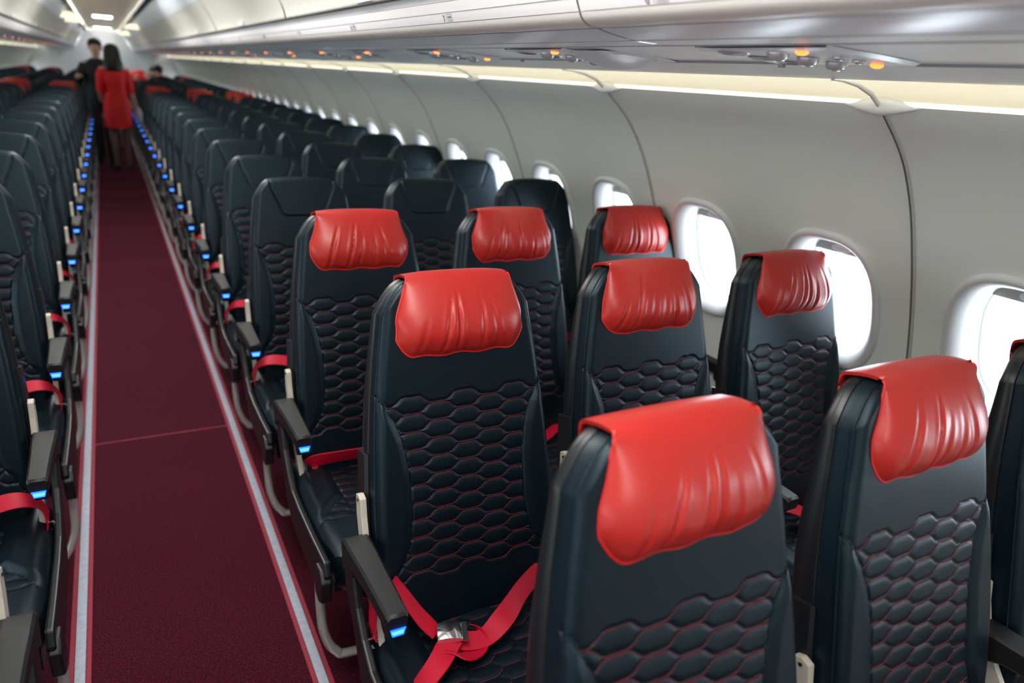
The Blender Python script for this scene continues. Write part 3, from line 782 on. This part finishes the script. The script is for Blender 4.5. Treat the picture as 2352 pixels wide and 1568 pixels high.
def buckle(c, d, up, sx):
    c = np.array(c, float); d = np.array(d, float); d /= np.linalg.norm(d); up = np.array(up, float); s = np.cross(up, d); s /= np.linalg.norm(s); up = np.cross(d, s)
    mb = MB(); rows = []
    for a, h in ((-0.027, 0.002), (-0.025, 0.009), (-0.010, 0.014), (0.006, 0.013), (0.020, 0.010), (0.029, 0.001)):
        rows.append([c+d*a+s*b+up*(h*k) for b, k in ((-0.0215, -0.3), (-0.0215, 0.8), (-0.015, 1.0), (0.015, 1.0), (0.0215, 0.8), (0.0215, -0.3))])
    R_ = np.array(rows); mb.grid(R_.transpose(1, 0, 2), closed_u=True); mb.add(rows[0], [tuple(range(6))]); mb.add(rows[-1], [tuple(range(6))])
    P = lambda a, b, h: c+d*a+s*b+up*h
    mb.add([P(0.025, -.023, 0), P(.038, -.024, 0), P(.038, .024, 0), P(.025, .023, 0), P(0.025, -.023, .003), P(.038, -.024, .003), P(.038, .024, .003), P(.025, .023, .003)], [(0, 1, 2, 3), (7, 6, 5, 4), (0, 4, 5, 1), (1, 5, 6, 2), (2, 6, 7, 3), (3, 7, 4, 0)])
    return mb.mesh('buckle', CHROME, sx)
def hook(c, sx):
    mb = MB(); c = np.array(c); mb.tube([c+(-.012, 0, -.012), c+(-.012, 0, .012), c+(.012, 0, .012), c+(.012, 0, -.012)], 0.0035, 8); mb.tube([c+(0, 0, -.01), c+(0, -.004, -.035)], 0.008, 8)
    return mb.mesh('belt_anchor', CHROME, sx)
def belt(var, sx):
    mb = MB()
    if var == 'crossed':
        ribbon(mb, [(.23, -.165, .485, 0, .5, .85), (.17, -.19, .51, 0, .5, .85), (.10, -.235, .517, 0, .55, .8), (.03, -.285, .508, 0, .8, .5), (-.03, -.31, .490, 0, 1, .1), (-.075, -.30, .488, 0, 1, .2), (-.105, -.285, .495, 0, 1, .2)])
        ribbon(mb, [(-.03, -.27, .478, 0, 1, .3), (-.05, -.32, .478, .4, -1, .5), (-.09, -.34, .488, .5, -1, .2), (-.12, -.31, .495, .3, -1, 0)], 0.044)
        ribbon(mb, [(-.105, -.295, .498, .4, -1, 0), (-.15, -.34, .497, .5, -1, .1), (-.20, -.375, .488, .5, -1, .3), (-.235, -.41, .484, .4, -1, .4), (-.262, -.46, .475, .3, -.6, .8)], 0.050)
        ribbon(mb, [(-.195, -.185, .60, .3, 1, 0), (-.175, -.21, .565, .4, 1, .2), (-.15, -.235, .525, .5, 1, .2), (-.125, -.265, .498, .6, 1, 0)], 0.044)
        ribbon(mb, [(-.215, -.17, .60, 0, 1, .2), (-.238, -.19, .56, 0, 1, 0), (-.248, -.21, .52, 0, 1, 0), (-.247, -.215, .49, 0, 1, 0)], 0.040)
        return mb.mesh('seat_belt', WEB, sx), buckle((-.105, -.285, .507), (1, -.35, .05), (0, -.15, 1), sx), hook((-.247, -.215, .475), sx)
    if var == 'across':
        ribbon(mb, [(-.20, -.20, .478, 0, .1, 1), (-.19, -.205, .50, 0, -.2, 1), (-.12, -.21, .506, 0, -.4, 1), (0, -.212, .504, 0, -.4, 1), (.12, -.21, .50, 0, -.3, 1), (.21, -.18, .47, 0, -.3, 1)])
        ribbon(mb, [(.02, -.235, .486, 0, -.8, .6), (.09, -.235, .485, 0, -.7, .7), (.16, -.21, .475, 0, -.5, .8)], 0.044)
        return mb.mesh('seat_belt', WEB, sx), buckle((-.02, -.245, .474), (1, -.1, 0), (0, -.5, 1), sx), hook((-.225, -.21, .478), sx)
    if var == 'looped':
        ribbon(mb, [(-.243, -.235, .470, 0, 1, .1), (-.245, -.235, .505, 0, 1, .1), (-.228, -.235, .542, .2, 1, .2), (-.18, -.24, .560, .2, 1, .5), (-.11, -.25, .548, .2, 1, .6), (-.04, -.26, .515, .2, 1, .4), (.04, -.27, .482, .1, 1, .1)])
        ribbon(mb, [(.21, -.17, .46, 0, -1, .5), (.14, -.22, .476, 0, -1, .3), (.06, -.27, .474, 0, -1, .1), (0, -.29, .474, 0, -1, .1)])
        return mb.mesh('seat_belt', WEB, sx), buckle((-.03, -.285, .482), (1, .1, 0), (0, -.1, 1), sx), hook((-.243, -.235, .468), sx)
    ribbon(mb, [(.21, -.165, .455, 0, -1, .6), (.14, -.21, .485, 0, -1, .8), (.08, -.27, .500, .3, -1, .6), (.06, -.33, .484, .7, -.8, 0), (.10, -.37, .478, 1, .1, 0), (.15, -.36, .484, .6, .8, 0)])
    ribbon(mb, [(-.21, -.18, .46, 0, -1, .5), (-.15, -.215, .478, 0, -1, .4), (-.09, -.25, .478, 0, -1, .1), (-.04, -.28, .476, .2, -1, .1)])
    return mb.mesh('seat_belt', WEB, sx), buckle((-.02, -.29, .484), (1, -.3, 0), (0, 0, 1), sx), hook((-.235, -.2, .468), sx)

CACHE = {}
def cached(key, fn):
    if key not in CACHE: CACHE[key] = fn()
    return CACHE[key]
LOD = [(149, 300, 110, 130, 101, 110), (61, 110, 41, 50, 45, 50), (31, 44, 17, 21, 23, 26)]
PW = [(k, ) for k in range(5)]
def make_seat(sx, row, col, red, label, group):
    lod = 0 if row <= 2 else (1 if row <= 6 else 2)
    if sx == -1 and row > 3: lod = max(lod, 1)
    a = LOD[lod]
    x = sx*(0.5552+0.5239*col); y = 1.365+row*PITCH
    e = empty('passenger_chair', (x, y, 0), label, 'seat', group)
    br = obj('backrest', cached(('br', lod, sx), lambda: backrest(a[0], a[1], sx)), e)
    obj('back_frame', cached(('sh1', sx), lambda: shell(sx, [(0.016, -.004), (0.014, .0005), (-.004, .0025), (-.016, .0010), (-.019, -.003)], 'back_frame', LEATHER2)), e)
    obj('back_shell', cached(('sh2', sx), lambda: shell(sx, [(-.016, -.003), (-.019, .002), (-.030, .0055), (-.050, .0045), (-.064, -.002), (-.074, -.014), (-.079, -.035)], 'back_shell', SHELL)), e)
    if lod == 0: obj('quilt_stitching', cached(('st', sx), lambda: stitches(sx)), br)
    elif lod == 1: obj('quilt_stitching', cached(('st1', sx), lambda: stitches(sx, 0.008, 0.0)), br)
    cu = obj('seat_cushion', cached(('cu', lod, sx), lambda: cushion(a[2], a[3], sx)), e)
    if lod == 0: obj('cushion_stitching', cached(('cs', sx), lambda: cstitch(sx)), cu)
    if lod < 2:
        for q in (-1, 1): obj('side_cover', cached(('sp', sx, q), lambda: side_plate(sx, q)), e)
    obj('seat_frame', cached(('pan', sx), lambda: pan_mesh(sx)), e)
    o = obj('armrest', cached(('arm', sx), lambda: armrest(sx, True)), e)
    if col == 0:
        l1, l2 = cached(('led', sx), lambda: led_mesh(sx)); q = obj('aisle_light', l1, o); obj('led_core', l2, o)
        s1, s2 = cached(('shr', sx), lambda: shroud(sx)); bevel(obj('side_shroud', s1, e), 0.006, 3); bevel(obj('shroud_end_cap', s2, e), 0.006, 3)
        if lod < 2: pass
    if col == 2: obj('armrest', cached(('arm', sx), None), e, (sx*0.505, 0, 0))
    k1, k2 = cached(('lk', sx), lambda: link_mesh(sx)); lk = bevel(obj('armrest_bracket', k1, e), 0.002)
    if lod == 0: obj('pivot_bolt', k2, lk)
    obj('luggage_bar', cached(('bar', sx, col == 0), lambda: bar_mesh(sx, col == 0)), e)
    if col != 1:
        obj('leg', cached(('leg1', sx), lambda: leg_mesh(sx, -0.50)), e); obj('leg', cached(('leg2', sx), lambda: leg_mesh(sx, -0.20)), e)
    if col == 0 and sx == 1: var = 'crossed' if row == 0 else 'across' if row == 1 else 'looped'
    elif col == 0: var = 'looped'
    else: var = ('folded', 'across', 'looped')[(row+col) % 3]
    if row < 9:
        b1, b2, b3 = cached(('belt', var, sx), lambda: belt(var, sx)); sb = obj('seat_belt', b1, e); obj('buckle', b2, sb); obj('belt_anchor', b3, sb)
    if red:
        v = (row*3+col+1) % 5; nm = cached(('pil', v, lod, sx), lambda: pillow(v, a[4], a[5], sx))
        h = obj('headrest_cover', nm[0], e); h['label'] = 'red leather headrest cover'
        if lod < 2: obj('cover_piping', nm[1], h)
    return e
COLN = ['aisle', 'middle', 'window']
REDR = {13, 14, 24}
def seat_label(sx, row, col, red):
    side = 'right' if sx == 1 else 'left'
    if sx == 1 and row <= 1:
        return 'black leather %s seat with red headrest cover, %s of the three red-topped rows' % (COLN[col], ['nearest', 'second', 'farthest'][row+1])
    if red:
        if row == 24: return 'distant %s %s seat with red headrest cover near the cabin rear' % (side, COLN[col])
        return 'black %s seat with red headrest cover mid-cabin %s, %s of two red rows' % (COLN[col], side, 'nearer' if row == 13 else 'farther')
    if sx == 1:
        n = row-1
        if row < 13: return 'plain black %s seat on the right, %s row behind the near red-topped rows' % (COLN[col], ORD[n-1])
        return 'plain black %s seat on the right, %s row behind the mid-cabin red headrests' % (COLN[col], ORD[row-15])
    if row < 13: return 'plain black %s seat on the left of the aisle, %s row from the camera' % (COLN[col], ORD[row])
    return 'plain black %s seat on the left, %s row behind the mid-cabin red headrests' % (COLN[col], ORD[row-15])
NROW = 27
for row in range(-1, NROW):
    for sx in (1, -1):
        for col in range(3):
            if sx == -1 and (row < 0 or (col == 1 and row < 7) or (col == 2 and row < 12)): continue
            red = (sx == 1 and row <= 1) or row in REDR
            make_seat(sx, row, col, red, seat_label(sx, row, col, red), 'passenger seats %s of the aisle' % ('right' if sx == 1 else 'left'))

# ------------------------------------------------------------------ people
def skin_body(name, V, E, m, root, parent=None, sub=2):
    me = bpy.data.meshes.new(name); me.from_pydata([v[:3] for v in V], E, []); me.materials.append(m)
    o = bpy.data.objects.new(name, me); COL.objects.link(o)
    if parent: o.parent = parent
    s = o.modifiers.new('skin', 'SKIN'); s.use_smooth_shade = True
    lay = me.skin_vertices[0].data if me.skin_vertices else None
    if lay is None:
        import bmesh
        bm = bmesh.new(); bm.from_mesh(me); bm.verts.layers.skin.verify(); bm.to_mesh(me); bm.free(); lay = me.skin_vertices[0].data
    for i, v in enumerate(V):
        r = v[3]; lay[i].radius = (r, v[4] if len(v) > 4 else r)
    lay[root].use_root = True
    b = o.modifiers.new('sub', 'SUBSURF'); b.levels = sub; b.render_levels = sub
    return o
def chain(V, E, start, pts):
    prev = start
    for p in pts: V.append(p); E.append((prev, len(V)-1)); prev = len(V)-1
    return prev
def hand(V, E, wrist, d, side, spread, curl):
    """five fingers rooted in the palm; d = pointing direction, side = across the palm towards the thumb"""
    d = Vector(d).normalized(); side = Vector(side).normalized(); nrm = d.cross(side); w = Vector(V[wrist][:3])
    p = w+d*0.045; pi_ = chain(V, E, wrist, [(*p, 0.026, 0.018)])
    for off, l in ((0.030, 0.072), (0.010, 0.080), (-0.010, 0.074), (-0.030, 0.058)):
        a = w+d*0.085+side*off; b = a+d*l*0.5+nrm*curl*l*0.3; c = b+d*l*0.35+nrm*curl*l*0.6
        chain(V, E, pi_, [(*a, 0.0095), (*b, 0.0085), (*c, 0.007)])
    a = w+d*0.035+side*0.038; b = a+d*0.03+side*0.018
    chain(V, E, pi_, [(*a, 0.011), (*b, 0.009)])
def person(loc, label, rz, kind):
    e = empty('person', loc, label, 'person'); e.rotation_euler.z = rz
    return e
def loft(name, rings, m, parent, closed=True):
    mb = MB(); G = []
    for cx, cyy, z, rx, ry in rings: G.append([(cx+rx*math.cos(2*pi*k/24), cyy+ry*math.sin(2*pi*k/24), z) for k in range(24)])
    mb.grid(np.array(G).transpose(1, 0, 2), closed_u=True); mb.add(G[0], [tuple(range(24))]); mb.add(G[-1], [tuple(range(24))])
    return obj(name, mb.mesh(name, m), parent)
def standing(e, h, arms, legs_mat=None, female=False):
    k = h/1.72; V = []; E = []
    V.append((0, 0, 0.98*k, 0.135*k, 0.10*k))
    def ch(s, pts): return chain(V, E, s, [(p[0]*k, p[1]*k, p[2]*k)+tuple(q*k for q in p[3:]) for p in pts])
    chest = ch(0, [(0, 0, 1.12, .115, .09), (0, .01, 1.30, .135, .10)])
    neck = ch(chest, [(0, .01, 1.42, .075, .065), (0, 0, 1.48, .050, .050)])
    head = ch(neck, [(0, -.01, 1.555, .066, .075), (0, -.005, 1.63, .076, .090), (0, 0, 1.69, .050, .06)])
    for s in (-1, 1):
        lg = ch(0, [(s*.09, 0, .90, .085), (s*.095, -.01, .70, .072), (s*.09, -.01, .50, .055), (s*.088, .015, .32, .050), (s*.085, .02, .12, .035), (s*.085, .02, .06, .034)])
        ch(lg, [(s*.095, -.10, .03, .030, .026), (s*.10, -.16, .025, .024, .02)])
    for s, pts in zip((-1, 1), arms):
        sh = ch(chest, [(s*.15, .01, 1.385, .055)])
        w = ch(sh, pts[:-1]); d, side = pts[-1]
        hand(V, E, w, d, side, 1, 0.5)
    return skin_body('body', V, E, SKIN, 0, e), k
# cabin attendant in red, her back to the camera (facing +Y)
e = person((0.045, 12.15, 0), 'standing person with long black hair in a knee-length red dress, seen from behind', pi+0.15, 0)
arms = [[(-.20, 0, 1.25, .045), (-.225, -.02, 1.08, .038), (-.20, -.12, .93, .030), (-.18, -.22, .90, .024), ((0, -1, 0), (0.3, 0, 1))],
        [(.20, 0, 1.25, .045), (.235, .0, 1.08, .038), (.27, -.08, .93, .030), (.30, -.14, .84, .024), ((.3, -.4, -1), (0, -1, 0))]]
# (facing -Y in local space; rotated by pi)
arms = [[(-.18, 0, 1.24, .040), (-.205, .03, 1.07, .036), (-.245, -.03, .92, .030), (-.275, -.06, .84, .024), ((-.35, -.3, -1), (0, -1, 0))],
        [(.18, 0, 1.24, .040), (.195, -.02, 1.07, .036), (.17, -.14, .96, .030), (.12, -.24, .95, .024), ((-.3, -1, 0), (0, 0, 1))]]
body, k = standing(e, 1.72, arms)
loft('dress', [(0, 0, .60, .180, .15), (0, 0, .64, .182, .15), (0, 0, .80, .186, .15), (0, 0, .93, .176, .14), (0, 0, 1.05, .150, .12), (0, .005, 1.13, .140, .115), (0, .01, 1.25, .155, .120), (0, .01, 1.36, .172, .110), (0, .01, 1.41, .150, .09), (0, .01, 1.455, .07, .065)], DRESS, e)
for s in (-1, 1):
    mb = MB(); mb.tube(catmull([(s*.13, .01, 1.385), (s*.172, .01, 1.28), (s*.19, .02, 1.15), (s*.198, .02, 1.08)], 4), [0.066]*5+[0.053]*4+[0.047]*4, 16); obj('sleeve', mb.mesh('sleeve', DRESS), e)
    mb = MB(); mb.tube([(s*.094, -.005, .62), (s*.09, -.01, .50), (s*.088, .012, .32), (s*.085, .02, .12), (s*.085, .02, .06)], [.062, .054, .052, .038, .034], 16); obj('tights', mb.mesh('tights', STOCK), e)
    mb = MB(); mb.tube([(s*.085, .05, .04), (s*.09, -.03, .035), (s*.098, -.13, .025), (s*.10, -.20, .022)], [.042, .042, .040, .022], 12); obj('shoe', mb.mesh('shoe', SHOE), e)
loft('hair', [(0, .075, 1.32, .05, .03), (0, .07, 1.38, .115, .05), (0, .06, 1.46, .125, .075), (0, .03, 1.55, .112, .10), (0, .015, 1.63, .105, .112), (0, .01, 1.69, .090, .098), (0, .01, 1.725, .055, .06), (0, .01, 1.738, .01, .01)], HAIR, e)
# cloth held in her right hand
mb = MB(); rows = []
for i in range(9):
    a = i/8; rows.append([(0.315+0.03*a+0.04*math.cos(2*pi*q/12)*(0.5+math.sin(pi*a)*.7), 12.16+0.04*math.sin(2*pi*q/12), 0.88-0.20*a+0.01*math.sin(3*q)) for q in range(12)])
mb.grid(np.array(rows).transpose(1, 0, 2), closed_u=True); mb.add(rows[0], [tuple(range(12))]); mb.add(rows[-1], [tuple(range(12))])
tag(obj('folded_cloth', mb.mesh('folded_cloth', CLOTHW)), 'crumpled white cloth held low in the hand of the red-dressed person', 'cloth')
# second attendant facing the camera, one hand on a seat top
e = person((-0.155, 13.0, 0), 'standing person with short black hair in a black suit, facing the camera', 0.0, 1)
arms = [[(-.22, 0, 1.24, .045), (-.27, -.02, 1.12, .038), (-.26, -.08, 1.21, .030), (-.245, -.13, 1.235, .024), ((.1, -1, -.3), (1, 0, 0))],
        [(.20, 0, 1.24, .045), (.23, .0, 1.07, .038), (.20, -.10, .95, .030), (.15, -.18, .98, .024), ((-.3, -1, 0), (0, 0, 1))]]
body, k = standing(e, 1.78, arms)
loft('jacket', [(0, 0, .86, .18, .13), (0, 0, .98, .175, .13), (0, 0, 1.12, .158, .12), (0, .01, 1.30, .185, .13), (0, .01, 1.42, .20, .115), (0, .01, 1.46, .16, .09), (0, .01, 1.52, .07, .065)], SUIT, e)
for s in (-1, 1):
    q = catmull([(s*.15, .01, 1.43), (s*.22*1.03, .0, 1.28), (-.28, -.02, 1.16), (-.27, -.08, 1.235)] if s < 0 else [(.15, .01, 1.43), (.215, 0, 1.28), (.238, 0, 1.11), (.21, -.09, .99)], 4)
    mb = MB(); mb.tube(q, [0.074]*5+[0.060]*4+[0.048]*4, 16); obj('sleeve', mb.mesh('sleeve', SUIT), e)
    mb = MB(); mb.tube([(s*.09, 0, .95), (s*.095, -.01, .70), (s*.09, -.01, .50), (s*.088, .015, .30), (s*.085, .02, .07)], [.105, .092, .078, .070, .062], 16); obj('trouser_leg', mb.mesh('trouser_leg', SUIT), e)
    mb = MB(); mb.tube([(s*.088, .06, .045), (s*.09, -.03, .045), (s*.098, -.15, .035), (s*.10, -.22, .03)], [.045, .047, .042, .025], 12); obj('shoe', mb.mesh('shoe', SHOE), e)
loft('hair', [(0, .055, 1.63, .075, .06), (0, .035, 1.69, .094, .085), (0, .012, 1.735, .095, .108), (0, .005, 1.775, .080, .092), (0, .01, 1.80, .045, .05), (0, .01, 1.81, .01, .01)], HAIR, e)
for nm, pts, r, m in (('eye', [(-.032, -.092, 1.672), (-.030, -.092, 1.672)], .009, HAIR), ('eye', [(.032, -.092, 1.672), (.030, -.092, 1.672)], .009, HAIR),
                      ('nose', [(0, -.085, 1.675), (0, -.108, 1.635), (0, -.09, 1.628)], .011, SKIN), ('mouth', [(-.022, -.093, 1.603), (.022, -.093, 1.603)], .006, DRESS),
                      ('ear', [(-.083, 0, 1.67), (-.085, 0, 1.635)], .014, SKIN), ('ear', [(.083, 0, 1.67), (.085, 0, 1.635)], .014, SKIN)):
    mb = MB(); mb.tube(pts, r, 8); obj(nm, mb.mesh(nm, m), e)
# third person in red leaning over the right-hand seats
e = person((0.13, 14.9, 0), 'person in a red long-sleeved top leaning across the right-hand seats beyond the crew', 0.0, 2)
V = [(0.0, 0, 0.95, .12, .1)]; E = []
ch_ = chain(V, E, 0, [(.12, 0, 1.14, .11, .09), (.32, 0, 1.24, .12, .09)])
nk = chain(V, E, ch_, [(.47, 0, 1.29, .06), (.54, -.01, 1.315, .048)])
chain(V, E, nk, [(.61, -.01, 1.34, .07), (.665, -.01, 1.355, .072)])
for s in (-1, 1):
    chain(V, E, 0, [(-.02, s*.09, .88, .085), (-.02, s*.09, .68, .07), (-.02, s*.09, .48, .055), (-.02, s*.09, .28, .048), (-.02, s*.09, .07, .035), (.08, s*.09, .03, .028)])
    w = chain(V, E, ch_, [(.36, s*.14, 1.25, .05), (.40, s*.15, 1.12, .04), (.47, s*.10, 1.03, .03), (.50, s*.09, .99, .024)])
    hand(V, E, w, (.6, 0, -.6), (0, -s, 0), 1, 0.5)
skin_body('body', V, E, SKIN, 0, e)
mb = MB(); mb.tube(catmull([(-.02, 0, .92), (.06, 0, 1.07), (.16, 0, 1.16), (.32, 0, 1.24), (.46, 0, 1.29)], 4), [.125]*6+[.13]*6+[.12]*3+[.09, .06], 20); obj('top', mb.mesh('top', DRESS), e)
mb = MB(); mb.tube([(-.02, 0, .93), (-.02, 0, .70), (-.02, 0, .45)], [.128, .13, .125], 20); obj('skirt', mb.mesh('skirt', DRESS), e)
for s in (-1, 1):
    mb = MB(); mb.tube(catmull([(.34, s*.11, 1.26), (.38, s*.15, 1.20), (.41, s*.145, 1.11), (.46, s*.11, 1.04)], 4), [.07]*5+[.056]*4+[.045]*4, 14); obj('sleeve', mb.mesh('sleeve', DRESS), e)
mb = MB(); mb.tube([(.52, .03, 1.34), (.58, .02, 1.38), (.65, .01, 1.40), (.72, .0, 1.38)], [.05, .085, .09, .05], 16); obj('hair', mb.mesh('hair', HAIR), e)
